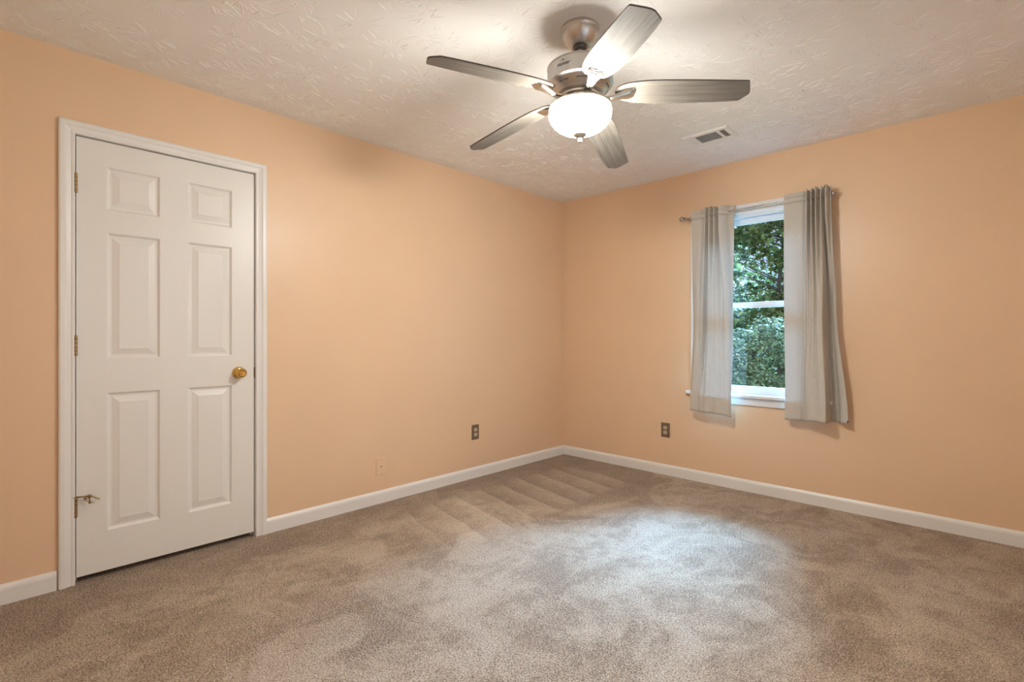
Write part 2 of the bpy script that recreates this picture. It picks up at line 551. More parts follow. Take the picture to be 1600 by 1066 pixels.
# knob
bm = bmesh.new()
lathe(bm, [(0, 0), (.033, 0), (.0335, .003), (.031, .007), (.024, .010), (.016, .012), (.0125, .016), (.012, .028), (.016, .032), (.0235, .037), (.0265, .045), (.0262, .054), (.0235, .0605), (.0185, .0632), (.0165, .0618), (.0155, .0600), (.006, .0595), (.0045, .0615), (0, .0618)], 40, XM('x', (XF, -2.906, .935)))
sub(tag(obj('knob', bm, M_brass, smooth=True, ang=50), 'polished brass door knob'))
bm = bmesh.new(); box(bm, -.03, .0008, DY1 - .0055, DY1 - .0035, .900, .962, 0); box(bm, -.02, -.003, LY1 - .001, LY1 + .0012, .91, .955)
box(bm, -.016, -.006, LY1, LY1 + .0075, .925, .941)
sub(tag(obj('latch_plate', bm, M_oldbrass), 'aged brass latch plate'))
# hinges
for i, zc in enumerate((1.839, 1.092, .352)):
    bm = bmesh.new()
    yk = -3.5945
    for k in range(5):
        z0 = zc - .0445 + k * .0178
        lathe(bm, [(0, z0), (.0062, z0), (.0068, z0 + .001), (.0068, z0 + .0164), (.0062, z0 + .0174), (0, z0 + .0174)], 16, Matrix.Translation((.0058, yk, 0)))
    lathe(bm, [(0, zc + .0445), (.0055, zc + .0445), (.0058, zc + .0475), (.003, zc + .050), (0, zc + .0505)], 16, Matrix.Translation((.0058, yk, 0)))
    box(bm, -.030, .0005, yk - .0012, yk + .0012, zc - .0445, zc + .0445)
    sub(obj('hinge', bm, M_oldbrass, smooth=True))
# hinge pin door stop on the bottom hinge
bm = bmesh.new()
zs = .3985
box(bm, .0, .014, -3.604, -3.586, zs, zs + .003)
tube(bm, [(.010, -3.590, zs + .002), (.014, -3.570, zs + .001), (.020, -3.548, zs - .001)], [.0036, .003, .003], 8)
box(bm, .012, .030, -3.553, -3.541, zs - .008, zs + .006, .001)
tube(bm, [(.018, -3.545, zs + .003), (.018, -3.520, zs - .016), (.018, -3.508, zs - .022)], [.0032, .0032, .0032], 8)
tube(bm, [(.018, -3.547, zs - .004), (.018, -3.546, zs - .026)], .0022, 8)
lathe(bm, [(0, 0), (.005, .0), (.0055, .003), (.003, .006), (0, .0065)], 14, XM('x', (.018, -3.546, zs - .030)))
lathe(bm, [(0, 0), (.005, .0), (.0055, .003), (.003, .006), (0, .0065)], 14, XM('x', (.004, -3.560, zs - .012)))
dst = obj('hinge_door_stop', bm, M_oldbrass, smooth=True)
tag(dst, 'aged brass hinge pin door stop')
sub(dst)

# ------------------------------------------------------------------ window
win = empty('window_1', ((WX0 + WX1) / 2, 0, WZ0))
tag(win, 'white double hung window between the two curtains', 'window', kind='structure')
WI = Matrix.Translation((-(WX0 + WX1) / 2, 0, -WZ0))
def wpart(o, p=None):
    o.parent = p or win
    if p is None: o.matrix_parent_inverse = WI
    return o
# casing (head and sides) with mouldings
bm = bmesh.new()
prof = [(0, 0), (0, .010), (.004, .0125), (.012, .0125), (.016, .0100), (.034, .0135), (.040, .0178), (.056, .0180), (.060, .0165), (.064, .012), (.064, 0)]
R = []
x0, x1, zt, zb = WX0 + .004, WX1 - .004, WZ1 - .004, WZ0 + .022
for wv, h in prof:
    R.append([bm.verts.new(p) for p in ((x0 - wv, -h, zb), (x0 - wv, -h, zt + wv), (x1 + wv, -h, zt + wv), (x1 + wv, -h, zb))])
for a, b in zip(R, R[1:]):
    for k in range(3): bm.faces.new((a[k], a[k + 1], b[k + 1], b[k]))
for k in (0, 3): bm.faces.new([r[k] for r in R])
wpart(obj('casing', bm, M_vinyl))
bm = bmesh.new()
box(bm, WX0 - .001, WX0 + .012, .0, T + .01, WZ0, WZ1); box(bm, WX1 - .012, WX1 + .001, .0, T + .01, WZ0, WZ1)
box(bm, WX0, WX1, .0, T + .01, WZ1 - .016, WZ1 + .001); box(bm, WX0 - .02, WX1 + .02, .045, T + .05, WZ0 - .02, WZ0 + .014)
box(bm, WX0 + .012, WX0 + .024, .012, .03, WZ0 + .02, WZ1 - .016); box(bm, WX1 - .024, WX1 - .012, .012, .03, WZ0 + .02, WZ1 - .016)
box(bm, WX0 + .012, WX1 - .012, .012, .03, WZ1 - .030, WZ1 - .016)
wpart(obj('jamb', bm, M_vinyl))
bm = bmesh.new(); box(bm, WX0 - .090, WX1 + .090, -.046, -.0005, WZ0, WZ0 + .022, .004); box(bm, WX0, WX1, -.001, .05, WZ0, WZ0 + .022)
wpart(obj('sill', bm, M_vinyl))
bm = bmesh.new(); box(bm, WX0 - .060, WX1 + .060, -.016, 0, WZ0 - .058, WZ0, .003)
box(bm, WX0 - .060, WX1 + .060, -.020, 0, WZ0 - .012, WZ0, .002)
wpart(obj('apron', bm, M_vinyl))
def sash(name, y0, y1, z0, z1, bot, top, side=.042):
    xa, xb = WX0 + .024, WX1 - .024
    bm = bmesh.new()
    box(bm, xa, xa + side, y0, y1, z0, z1, .002); box(bm, xb - side, xb, y0, y1, z0, z1, .002)
    box(bm, xa + side - .002, xb - side + .002, y0, y1, z0, z0 + bot, .002); box(bm, xa + side - .002, xb - side + .002, y0, y1, z1 - top, z1, .002)
    # glazing stop
    s = .008; ia, ib, ja, jb = xa + side, xb - side, z0 + bot, z1 - top
    yy0, yy1 = y0 + .006, y1 - .004
    box(bm, ia - .001, ia + s, yy0, yy1, ja, jb); box(bm, ib - s, ib + .001, yy0, yy1, ja, jb)
    box(bm, ia, ib, yy0, yy1, ja - .001, ja + s); box(bm, ia, ib, yy0, yy1, jb - s, jb + .001)
    o = wpart(obj(name, bm, M_vinyl))
    bm = bmesh.new(); ym = (y0 + y1) / 2; box(bm, ia + .001, ib - .001, ym - .0015, ym + .0015, ja + .001, jb - .001)
    g = wpart(obj('pane', bm, M_glass), o)
    return o
sash('upper_sash', .072, .102, 1.352, WZ1 - .016, .034, .048)
lo = sash('lower_sash', .034, .066, WZ0 + .016, 1.392, .054, .032)

# ------------------------------------------------------------------ curtain rod
RODY, RODZ = -.068, 2.066
rod = empty('curtain_rod', (1.754, 0, RODZ))
tag(rod, 'brushed metal curtain rod with round ball finials above the window', 'curtain rod')
bm = bmesh.new()
lathe(bm, [(0, -.495), (.0066, -.495), (.0066, .04), (.0056, .04), (.0056, .495), (0, .495)], 20, Matrix.Translation((0, RODY, 0)) @ Matrix.Rotation(math.pi / 2, 4, 'Y'))
obj('pole', bm, M_nickel_bright, rod, smooth=True)
for s in (-1, 1):
    bm = bmesh.new()
    pr = [(0, 0), (.011, 0), (.011, .006), (.007, .008), (.007, .011), (.0095, .013), (.0095, .016)]
    pr += [(.0185 * math.sin(a), .0335 - .0185 * math.cos(a)) for a in np.linspace(.45, math.pi, 16)]
    pr[-1] = (0, .052)
    lathe(bm, pr, 28, Matrix.Translation((s * .482, RODY, 0)) @ Matrix.Rotation(s * math.pi / 2, 4, 'Y'))
    obj('finial', bm, M_rod, rod, smooth=True)
for s in (-1, 1):
    bm = bmesh.new()
    x = s * .466
    box(bm, x - .008, x + .008, -.004, 0, -.035, .02, .001)
    box(bm, x - .005, x + .005, RODY + .004, -.003, -.016, -.008, .001)
    box(bm, x - .005, x + .005, RODY - .012, RODY + .012, -.015, -.009, .001)
    obj('bracket', bm, M_rod, rod)

# ------------------------------------------------------------------ curtains
def cat(vals, u):
    n = len(vals) - 1
    i = min(int(u * n), n - 1); f = u * n - i
    p0, p1, p2, p3 = vals[max(i - 1, 0)], vals[i], vals[i + 1], vals[min(i + 2, n)]
    return .5 * (2 * p1 + (p2 - p0) * f + (2 * p0 - 5 * p1 + 4 * p2 - p3) * f * f + (3 * p1 - p0 - 3 * p2 + p3) * f ** 3)

def curtain(name, tracks, zbot0, zbot1, label, seed, gath):
    """tracks: (x_top, x_mid, x_bottom, d_top, d_mid, d_bottom), d = distance from the wall"""
    rnd = random.Random(seed)
    root = empty(name, ((tracks[0][2] + tracks[-1][2]) / 2, -.09, (zbot0 + zbot1) / 2))
    tag(root, label, 'curtain', 'linen curtain panels on the rod')
    off = Vector(root.location)
    NU, NV = 150, 90
    ZT = RODZ - .020
    ph = [rnd.uniform(0, 6.28) for _ in range(8)]
    def prof(u, t):
        a = [q[0] + (q[1] - q[0]) * 1 for q in tracks]
        def q3(k):
            if t < .5:
                s = t * 2; s = s * s * (3 - 2 * s)
                return [tr[k] * (1 - s) + tr[k + 1] * s for tr in tracks]
            s = (t - .5) * 2; s = s * s * (3 - 2 * s)
            return [tr[k + 1] * (1 - s) + tr[k + 2] * s for tr in tracks]
        x = cat(q3(0), u); d = cat(q3(3), u)
        x += .0018 * math.sin(9 * t + ph[0] + 7 * u) * (t > 0) * min(1, t * 4)
        d += (.0022 * math.sin(13 * t + ph[1] + 11 * u) + .0016 * math.sin(29 * u + 5 * t + ph[2])) * min(1, t * 4)
        return x, d
    def sheet(rows, doff=0.0, dz=0.0):
        V, Fc = [], []
        for r, (t, zf, dd) in enumerate(rows):
            for c in range(NU + 1):
                u = c / NU
                x, d = prof(u, max(0, min(1, t)))
                z = zf(u)
                V.append((x - off.x, -(d + dd) - off.y, z - off.z))
        for r in range(len(rows) - 1):
            for c in range(NU):
                i = r * (NU + 1) + c
                Fc.append((i, i + 1, i + NU + 2, i + NU + 1))
        return V, Fc
    zb = lambda u: zbot0 + (zbot1 - zbot0) * u + .004 * math.sin(7 * u + ph[3])
    rows = []
    for r in range(NV + 1):
        t = r / NV
        rows.append((t, (lambda u, t=t: ZT + (zb(u) - ZT) * t), 0))
    def add(nm, vf, thick=.0011):
        o = obj_py(nm, vf[0], vf[1], M_cloth, root, smooth=True, ang=80)
        md = o.modifiers.new('cloth_thickness', 'SOLIDIFY'); md.thickness = thick; md.offset = 0
        return o
    add('panel', sheet(rows))
    # rod pocket and ruffled heading: front layer rises over the rod and comes down behind it
    def ruff(u):
        g = gath(u)
        return g * (.005 * math.sin(70 * u + ph[4]) + .004 * math.sin(131 * u + ph[5])) 
    zt = lambda u: RODZ + .045 + ruff(u)
    hr = []
    for k in range(5): hr.append((0, (lambda u, k=k: ZT + (RODZ + .012 - ZT) * k / 4), .004 * math.sin(math.pi * k / 4)))
    for k in range(1, 5): hr.append((0, (lambda u, k=k: RODZ + .012 + (zt(u) - RODZ - .012) * k / 4), -.010 + .0 * k))
    for k in (1, 2, 3): hr.append((0, (lambda u, k=k: zt(u) + (RODZ + .012 - zt(u)) * k / 3), -.013 - .001 * k))
    V, Fc = sheet(hr)
    # gathers lean in and out above the rod
    V2 = []
    for i, (x, y, z) in enumerate(V):
        u = (i % (NU + 1)) / NU
        h = max(0, (z + off.z - RODZ - .012) / .03)
        V2.append((x + gath(u) * h * .004 * math.sin(95 * u + ph[6]), y + gath(u) * h * .016 * math.sin(80 * u + ph[7]), z))
    add('heading', (V2, Fc))
    # back of the pocket
    bk = [(0, (lambda u, k=k: ZT + (RODZ + .012 - ZT) * k / 4), -.040 + (.0 if 0 < k < 4 else .012) - .0) for k in range(5)]
    V, Fc = sheet(bk)
    V = [(x, max(min(y, .038), y * .35 + .018) if True else y, z) for x, y, z in V]
    add('rod_pocket', (V, Fc))
    # doubled hem, lies just behind the panel
    hz = []
    for k in range(7):
        t = 1 - (1 - k / 6) * .085
        hz.append((t, (lambda u, t=t: ZT + (zb(u) - ZT) * t), -.0028))
    add('hem', sheet(hz))
    return root, off, prof, zb

GL = lambda u: math.exp(-((u - .48) / .22) ** 4)
left_tracks = [(1.325, 1.333, 1.325, .086, .072, 0.106), (1.365, 1.362, 1.350, .092, .092, 0.114), (1.405, 1.386, 1.372, .094, .096, 0.118),
  (1.432, 1.406, 1.392, .080, .088, 0.116), (1.448, 1.424, 1.408, .132, .116, 0.126), (1.464, 1.442, 1.426, .080, .072, 0.120), (1.480, 1.468, 1.456, .134, .118, 0.132),
  (1.497, 1.500, 1.494, .080, .108, 0.130), (1.514, 1.536, 1.538, .132, .122, 0.140), (1.532, 1.570, 1.578, .080, .104, 0.130), (1.549, 1.592, 1.600, .126, .120, 0.136),
  (1.584, 1.622, 1.620, .092, .118, 0.132), (1.606, 1.633, 1.630, .060, .088, 0.124), (1.640, 1.637, 1.637, .062, .074, 0.116)]
curtain('curtain', left_tracks, .572, .551, 'beige linen curtain panel hanging left of the window, its top gathered in the middle', 3, GL)
GR = lambda u: 1 / (1 + math.exp(-(u - .30) * 30))
right_tracks = [(1.979, 1.983, 1.986, .082, .086, .080), (2.010, 2.015, 2.018, .086, .092, .086), (2.050, 2.055, 2.055, .090, .094, .090), (2.092, 2.088, 2.082, .092, .080, .088),
  (2.114, 2.106, 2.098, .080, .074, .078), (2.128, 2.126, 2.116, .134, .112, .100), (2.141, 2.142, 2.138, .080, .104, .124), (2.155, 2.166, 2.166, .138, .134, .130),
  (2.168, 2.180, 2.188, .080, .122, .134), (2.181, 2.193, 2.208, .138, .142, .148), (2.195, 2.207, 2.226, .080, .146, .160), (2.209, 2.226, 2.245, .124, .150, .162), (2.214, 2.228, 2.246, .100, .080, .085),
  (2.221, 2.229, 2.247, .080, .034, .024), (2.229, 2.240, 2.270, .110, .028, .020), (2.240, 2.256, 2.292, .128, .036, .026), (2.250, 2.268, 2.312, .082, .066, .062), (2.262, 2.286, 2.353, .098, .082, .078)]
rt, off, pf, zb = curtain('curtain', right_tracks, .572, .583, 'beige linen curtain panel right of the window, deep folds flaring at its outer edge', 8, GR)
bm = bmesh.new()
box(bm, 2.346 - off.x, 2.352 - off.x, -.0765 - off.y, -.0735 - off.y, .586 - off.z, .602 - off.z)
tag(obj('care_tag', bm, M_tag, rt), 'small dark care tag')

# ------------------------------------------------------------------ wall plates
def rr(bm, w_, h_, t0, t1, place, r=.003, inset=.0):
    """bevelled plate in the wall's own frame"""
    a, b = w_ / 2, h_ / 2
    v0 = [bm.verts.new(place(x, z, t0)) for x, z in ((-a, -b), (a, -b), (a, b), (-a, b))]
    v1 = [bm.verts.new(place(x, z, t1 - .0015)) for x, z in ((-a, -b), (a, -b), (a, b), (-a, b))]
    q = inset or r
    v2 = [bm.verts.new(place(x, z, t1)) for x, z in ((-a + q, -b + q), (a - q, -b + q), (a - q, b - q), (-a + q, b - q))]
    for A, B in ((v0, v1), (v1, v2)):
        for k in range(4): bm.faces.new((A[k], A[(k + 1) % 4], B[(k + 1) % 4], B[k]))
    bm.faces.new(v2); bm.faces.new(list(reversed(v0)))

def outlet(loc, wall, label):
    pl = (lambda x, z, t: (t, x, z)) if wall == 'left' else (lambda x, z, t: (x, -t, z))
    rot = XM('x') if wall == 'left' else XM('y')
    o = empty('wall_outlet', loc)
    tag(o, label, 'outlet', 'bronze duplex outlets')
    bm = bmesh.new(); rr(bm, .074, .118, 0, .006, pl, inset=.005)
    obj('cover_plate', bm, M_bronze, o)
    for s in (-1, 1):
        bm = bmesh.new()
        n = 28; ring0, ring1 = [], []
        for k in range(n):
            a = 2 * math.pi * k / n
            x, z = .0165 * math.cos(a), max(-.0130, min(.0130, .0165 * math.sin(a))) + s * .0195
            ring0.append(bm.verts.new(pl(x, z, .005))); ring1.append(bm.verts.new(pl(x * .97, z, .0082)))
        for k in range(n): bm.faces.new((ring0[k], ring0[(k + 1) % n], ring1[(k + 1) % n], ring1[k]))
        bm.faces.new(ring1)
        r_ = obj('receptacle', bm, M_ivory, o)
        bm = bmesh.new()
        for dx, hh in ((-.0062, .0085), (.0062, .0070)):
            a = pl(dx - .0011, s * .0195 + .003 - hh / 2, .0078); b = pl(dx + .0011, s * .0195 + .003 + hh / 2, .0086)
            box(bm, min(a[0], b[0]), max(a[0], b[0]), min(a[1], b[1]), max(a[1], b[1]), min(a[2], b[2]), max(a[2], b[2]))
        a = pl(-.002, s * .0195 - .0085, .0078); b = pl(.002, s * .0195 - .0045, .0086)
        box(bm, min(a[0], b[0]), max(a[0], b[0]), min(a[1], b[1]), max(a[1], b[1]), min(a[2], b[2]), max(a[2], b[2]))
        obj('slots', bm, M_slot, r_)
    bm = bmesh.new(); lathe(bm, [(0, .0058), (.0034, .0058), (.003, .0075), (0, .0078)], 14, rot)
    obj('screw', bm, M_bronze, o, smooth=True)
    return o
outlet((0, -1.149, .367), 'left', 'bronze outlet on the left wall, near the far corner')
outlet((1.066, 0, .368), 'back', 'bronze outlet on the window wall, low to the left of the curtains')
def jack():
    o = empty('wall_jack_plate', (0, -2.012, .250))
    tag(o, 'wall plate painted peach like the left wall, low above the baseboard', 'wall plate')
    pl = lambda x, z, t: (t, x, z)
    bm = bmesh.new(); rr(bm, .072, .116, 0, .0058, pl, inset=.004)
    obj('cover_plate', bm, M_wall, o)
    bm = bmesh.new(); rr(bm, .014, .013, .005, .0085, pl, inset=.001)
    j = obj('jack', bm, M_wall, o)
    bm = bmesh.new(); box(bm, .0082, .0088, -.0045, .0045, -.004, .0035)
    obj('socket', bm, M_bronze, j)
    for s in (-1, 1):
        bm = bmesh.new(); lathe(bm, [(0, .0055), (.0032, .0055), (.0028, .0070), (0, .0074)], 14, Matrix.Translation((0, 0, s * .042)) @ XM('x'))
        obj('screw', bm, M_wall, o, smooth=True)
jack()

# ------------------------------------------------------------------ ceiling register
def register():
    x0, x1, y0, y1 = 1.541, 1.834, -.711, -.508
    cx, cy = (x0 + x1) / 2, (y0 + y1) / 2
    o = empty('ceiling_vent', (cx, cy, H))
    tag(o, 'white ceiling register with grey louvers between the fan and the window', 'vent')
    a, b = (x1 - x0) / 2, (y1 - y0) / 2
    ia, ib = a - .0325, b - .0345
    bm = bmesh.new()
    Z0, Z1 = 0.0, -.007
    o4 = lambda p, q, z: [bm.verts.new((sx * p, sy * q, z)) for sx, sy in ((-1, -1), (1, -1), (1, 1), (-1, 1))]
    R_ = [o4(a, b, Z0), o4(a, b, -.0025), o4(a - .006, b - .006, Z1), o4(ia, ib, Z1), o4(ia, ib, Z0)]
    for A, B in zip(R_, R_[1:]):
        for k in range(4): bm.faces.new((A[k], A[(k + 1) % 4], B[(k + 1) % 4], B[k]))
    bars = ((-.087, -.075), (.064, .082))
    for xa, xb in bars: box(bm, xa, xb, -ib, ib, Z1 + .0003, -.0005)
    obj('frame', bm, M_vent, o)
    bm = bmesh.new(); box(bm, -ia - .002, ia + .002, -ib - .002, ib + .002, -.0008, -.0002)
    obj('duct_opening', bm, M_ventdark, o)
    # long louvers in the middle field
    bm = bmesh.new()
    def slat(c0, c1, along, pos, tilt, wd=.0085):
        dx = wd / 2 * math.cos(tilt); dz = min(.0031, wd / 2 * math.sin(abs(tilt))) * (1 if tilt > 0 else -1)
        zc = -.0042
        if along == 'x': P = [(c0, pos - dx, zc - dz), (c1, pos - dx, zc - dz), (c1, pos + dx, zc + dz), (c0, pos + dx, zc + dz)]
        else: P = [(pos - dx, c0, zc - dz), (pos - dx, c1, zc - dz), (pos + dx, c1, zc + dz), (pos + dx, c0, zc + dz)]
        lo_ = [bm.verts.new(p) for p in P]; up = [bm.verts.new((p[0], p[1], p[2] + .0007)) for p in P]
        for k in range(4): bm.faces.new((lo_[k], lo_[(k + 1) % 4], up[(k + 1) % 4], up[k]))
        bm.faces.new(lo_); bm.faces.new(list(reversed(up)))
    n = 12
    for k in range(n):
        slat(bars[0][1], bars[1][0], 'x', -ib + (k + .5) * 2 * ib / n, math.radians(35), .0076)
    for k in range(3):
        slat(-ib, ib, 'y', -ia + (k + .5) * (bars[0][0] + ia) / 3, math.radians(16), .0095)
    for k in range(3):
        slat(-ib, ib, 'y', bars[1][1] + (k + .98) * (ia - bars[1][1]) / 3, math.radians(-25), .0042)
    l = obj('louvers', bm, M_vent, o)
register()

# ------------------------------------------------------------------ ceiling fan
FX, FY = 1.763, -2.127
fan = empty('ceiling_fan', (FX, FY, H))
tag(fan, 'five blade ceiling fan with brushed nickel motor and a lit frosted glass bowl', 'ceiling fan')
Z = lambda z: z - H
def fpart(name, prof, m, parent=fan, n=64, ang=40):
    bm = bmesh.new(); lathe(bm, [(r, Z(z)) for r, z in prof], n)
    return obj(name, bm, m, parent, smooth=True, ang=ang)
fpart('canopy', [(0, 2.44), (.079, 2.44), (.080, 2.436), (.080, 2.428), (.077, 2.424), (.0755, 2.420), (.0755, 2.414), (.073, 2.405), (.067, 2.390), (.057, 2.375), (.046, 2.365), (.040, 2.361), (.037, 2.3605), (.030, 2.362), (0, 2.362)], M_nickel)
fpart('hanger_ball', [(0, 2.372), (.022, 2.372), (.0285, 2.366), (.0295, 2.358), (.025, 2.350), (.015, 2.347), (0, 2.347)], M_darkmetal)
fpart('downrod', [(0, 2.366), (.0125, 2.366), (.0125, 2.285), (.020, 2.280), (.022, 2.268), (0, 2.262)], M_nickel)
housing = fpart('motor_housing', [(0, 2.272), (.060, 2.2735), (.120, 2.2725), (.1375, 2.2705), (.1395, 2.2680), (.1395, 2.2650), (.1375, 2.2630), (.1375, 2.2060), (.1385, 2.2040), (.1385, 2.1990), (.1330, 2.1960), (.1290, 2.1940),
      (.1250, 2.1880), (.1180, 2.1770), (.1080, 2.1660), (.1000, 2.1610), (.0980, 2.1570), (.0900, 2.1540), (.0600, 2.1520), (0, 2.1520)], M_nickel)
# cooling slots in the sloping ring of the housing
for k in range(10):
    bm = bmesh.new()
    a0 = 2 * math.pi * k / 10 + .2
    prev = None
    for s in range(9):
        a = a0 + s / 8 * .34
        pa, pb = (.1205, 2.1788), (.1188, 2.1762)
        A = [bm.verts.new((r * math.cos(a), r * math.sin(a), Z(z))) for r, z in ((pa[0] + .0008, pa[1] - .0003), (pb[0] + .0008, pb[1] - .0003), (pb[0] - .002, pb[1] + .001), (pa[0] - .002, pa[1] + .001))]
        if prev:
            for q in range(4): bm.faces.new((prev[q], prev[(q + 1) % 4], A[(q + 1) % 4], A[q]))
        else: bm.faces.new(A)
        prev = A
    bm.faces.new(list(reversed(prev)))
    obj('cooling_slot', bm, M_darkmetal, housing)
fpart('flywheel', [(0, 2.153), (.082, 2.153), (.086, 2.150), (.086, 2.141), (.080, 2.138), (0, 2.138)], M_nickel_bright)
fitter = fpart('light_fitter', [(0, 2.139), (.058, 2.139), (.062, 2.130), (.066, 2.122), (.092, 2.116), (.114, 2.113), (.128, 2.110), (.1295, 2.106), (.1285, 2.1025), (.112, 2.101), (0, 2.101)], M_nickel_bright)
# glass bowl, hollow, a rounded rim rolling in under the fitter
bowl = [(.116, 2.103), (.1260, 2.1005), (.1305, 2.0950), (.1320, 2.087), (.1318, 2.076), (.1295, 2.062), (.1235, 2.047), (.1130, 2.033), (.0980, 2.020), (.0780, 2.008), (.0520, 1.998), (.0250, 1.992), (0, 1.990)]
inner = [(max(0, r - .004) if r > 0 else 0, z + .004) for r, z in reversed(bowl)]
bowlo = fpart('glass_bowl', bowl + inner[:-1] + [(.106, 2.101)], M_bowl, n=72, ang=70)
tag(bowlo, 'lit frosted glass bowl')
fpart('bowl_finial', [(0, 1.994), (.027, 1.9935), (.0285, 1.9905), (.0260, 1.9865), (.0190, 1.9815), (.0110, 1.9780), (.0080, 1.9755), (.0075, 1.9670), (.0088, 1.9650), (.0088, 1.9600), (.006, 1.9570), (0, 1.9565)], M_nickel, n=32)

# maker's script mark on the motor housing
def logo():
    cu = bpy.data.curves.new('logo_text', 'FONT')
    cu.body = 'Hunter'; cu.size = .021; cu.shear = .45; cu.align_x = 'CENTER'; cu.offset = .0002
    to = bpy.data.objects.new('logo_text', cu); C.objects.link(to)
    dg = bpy.context.evaluated_depsgraph_get()
    me = to.evaluated_get(dg).to_mesh()
    V = [Vector(v.co) for v in me.vertices]; Fc = [list(p.vertices) for p in me.polygons]
    to.evaluated_get(dg).to_mesh_clear()
    bpy.data.objects.remove(to); bpy.data.curves.remove(cu)
    # small crest of a disc and two ticks over the word
    def disc(cx, cy, r, n=10):
        b0 = len(V); V.extend(Vector((cx + r * math.cos(2 * math.pi * k / n), cy + r * .7 * math.sin(2 * math.pi * k / n), 0)) for k in range(n)); Fc.append(list(range(b0, b0 + n)))
    disc(.001, .0225, .0042); disc(-.0085, .0205, .0016); disc(.0105, .0215, .0016)
    # the word runs round the drum; seen from outside with x to the right
    phi0 = math.radians(-45.93 - 38)
    Rr = .1379
    W = [(Rr * math.cos(phi0 + v.x / Rr), Rr * math.sin(phi0 + v.x / Rr), Z(2.227 + v.y)) for v in V]
    o = obj_py('maker_mark', W, Fc, M_logo, housing)
    return o
logo()

# blades -------------------------------------------------------------
def blade_outline():
    """(r, c): c > 0 on the clockwise side; blade from its round root to the three-cut tip"""
    R0, RT = .145, .672
    pts = []
    up = [(R0, 0), (.148, .016), (.156, .031), (.170, .0445), (.195, .0555), (.230, .0630), (.280, .0680), (.340, .0700), (.420, .0690), (.520, .0660), (.600, .0630), (.650, .0610), (.6585, .0595), (.6625, .0560)]
    tip = [(.6760, .012), (.6790, -.004), (.6760, -.018), (.6520, -.0480), (.6440, -.0535)]
    dn = [(.600, -.0580), (.520, -.0620), (.420, -.0660), (.340, -.0670), (.280, -.0660), (.230, -.0615), (.195, -.0540), (.170, -.0435), (.156, -.030), (.148, -.016)]
    return up + tip + dn
def make_blade():
    out_ = blade_outline()
    bm = bmesh.new()
    th = .0055
    lo_ = [bm.verts.new((r, -c, -th / 2)) for r, c in out_]
    hi_ = [bm.verts.new((r, -c, th / 2)) for r, c in out_]
    bm.faces.new(lo_); bm.faces.new(hi_)
    n = len(out_)
    for k in range(n): bm.faces.new((lo_[k], lo_[(k + 1) % n], hi_[(k + 1) % n], hi_[k]))
    me = bpy.data.meshes.new('blade')
    bmesh.ops.recalc_face_normals(bm, faces=bm.faces)
    bm.to_mesh(me); bm.free()
    me.materials.append(M_blade); me.materials.append(M_edge_shade)
    for p in me.polygons:
        if abs(p.normal.z) < .5: p.material_index = 1
    return me
BZ = 2.155
PH, PIT = -107.6, 12.5
dzs = (.024, -.004, -.050, .016, -.016)
das = (1.0, 0.0, 0.0, -1.5, -.5)
bme = make_blade()
def arm_mesh():
    """cast bracket: from the flywheel it dips, runs out and ends in a stepped palm under the blade root"""
    V, Fc = [], []
    st = [  # r, half width, z bottom, z top   (z relative to the blade plane)
        (.060, .0170, -.016, -.008), (.078, .0185, -.019, -.010), (.092, .0180, -.026, -.015), (.108, .0165, -.031, -.020), (.128, .0160, -.031, -.020), (.146, .0175, -.0270, -.0150),
        (.164, .0210, -.0230, -.0100), (.182, .0265, -.0205, -.0060), (.198, .0310, -.0190, -.0030), (.2080, .0325, -.0180, -.0030), (.2090, .0315, -.0140, -.0030), (.2155, .0310, -.0130, -.0030), (.2165, .0295, -.0095, -.0030), (.2225, .0275, -.0085, -.0030), (.2235, .0255, -.0050, -.0028), (.2285, .0215, -.0045, -.0028)]
    m = 9
    for r, hw, zb_, zt_ in st:
        for k in range(m):
            a = math.pi * k / (m - 1)
            V.append((r, -hw * math.cos(a), zt_ + (zb_ - zt_) * math.sin(a) ** .55))
    for i in range(len(st) - 1):
        for k in range(m - 1):
            q = i * m + k
            Fc.append((q, q + 1, q + m + 1, q + m))
        Fc.append((i * m + m - 1, i * m, i * m + m, i * m + m + m - 1))
    Fc.append(tuple(range(m - 1, -1, -1))); e0 = (len(st) - 1) * m; Fc.append(tuple(range(e0, e0 + m)))
    me = bpy.data.meshes.new('blade_arm'); me.from_pydata(V, [], Fc); me.update()
    b2 = bmesh.new(); b2.from_mesh(me); bmesh.ops.recalc_face_normals(b2, faces=b2.faces); b2.to_mesh(me); b2.free()
    me.materials.append(M_nickel_bright)
    me.polygons.foreach_set('use_smooth', [True] * len(me.polygons)); me.set_sharp_from_angle(angle=math.radians(38))
    return me
ame = arm_mesh()
for i in range(5):
    ang = math.radians(PH - 72 * i + das[i])
    dz = dzs[i]
    slope = math.atan2(dz - .048, .47)
    # pitch about the blade axis, then droop about the root, then turn
    base = Matrix.Translation((0, 0, Z(BZ))) @ Matrix.Rotation(ang, 4, 'Z')
    droop = Matrix.Translation((.20, 0, 0)) @ Matrix.Rotation(-slope, 4, 'Y') @ Matrix.Translation((-.20, 0, 0))
    b = bpy.data.objects.new('blade', bme); C.objects.link(b); b.parent = fan
    b.matrix_local = base @ droop @ Matrix.Rotation(-math.radians(PIT), 4, 'X')
    a = bpy.data.objects.new('blade_arm', ame); C.objects.link(a); a.parent = fan
    a.matrix_local = base @ Matrix.Rotation(-math.radians(PIT * .5), 4, 'X')

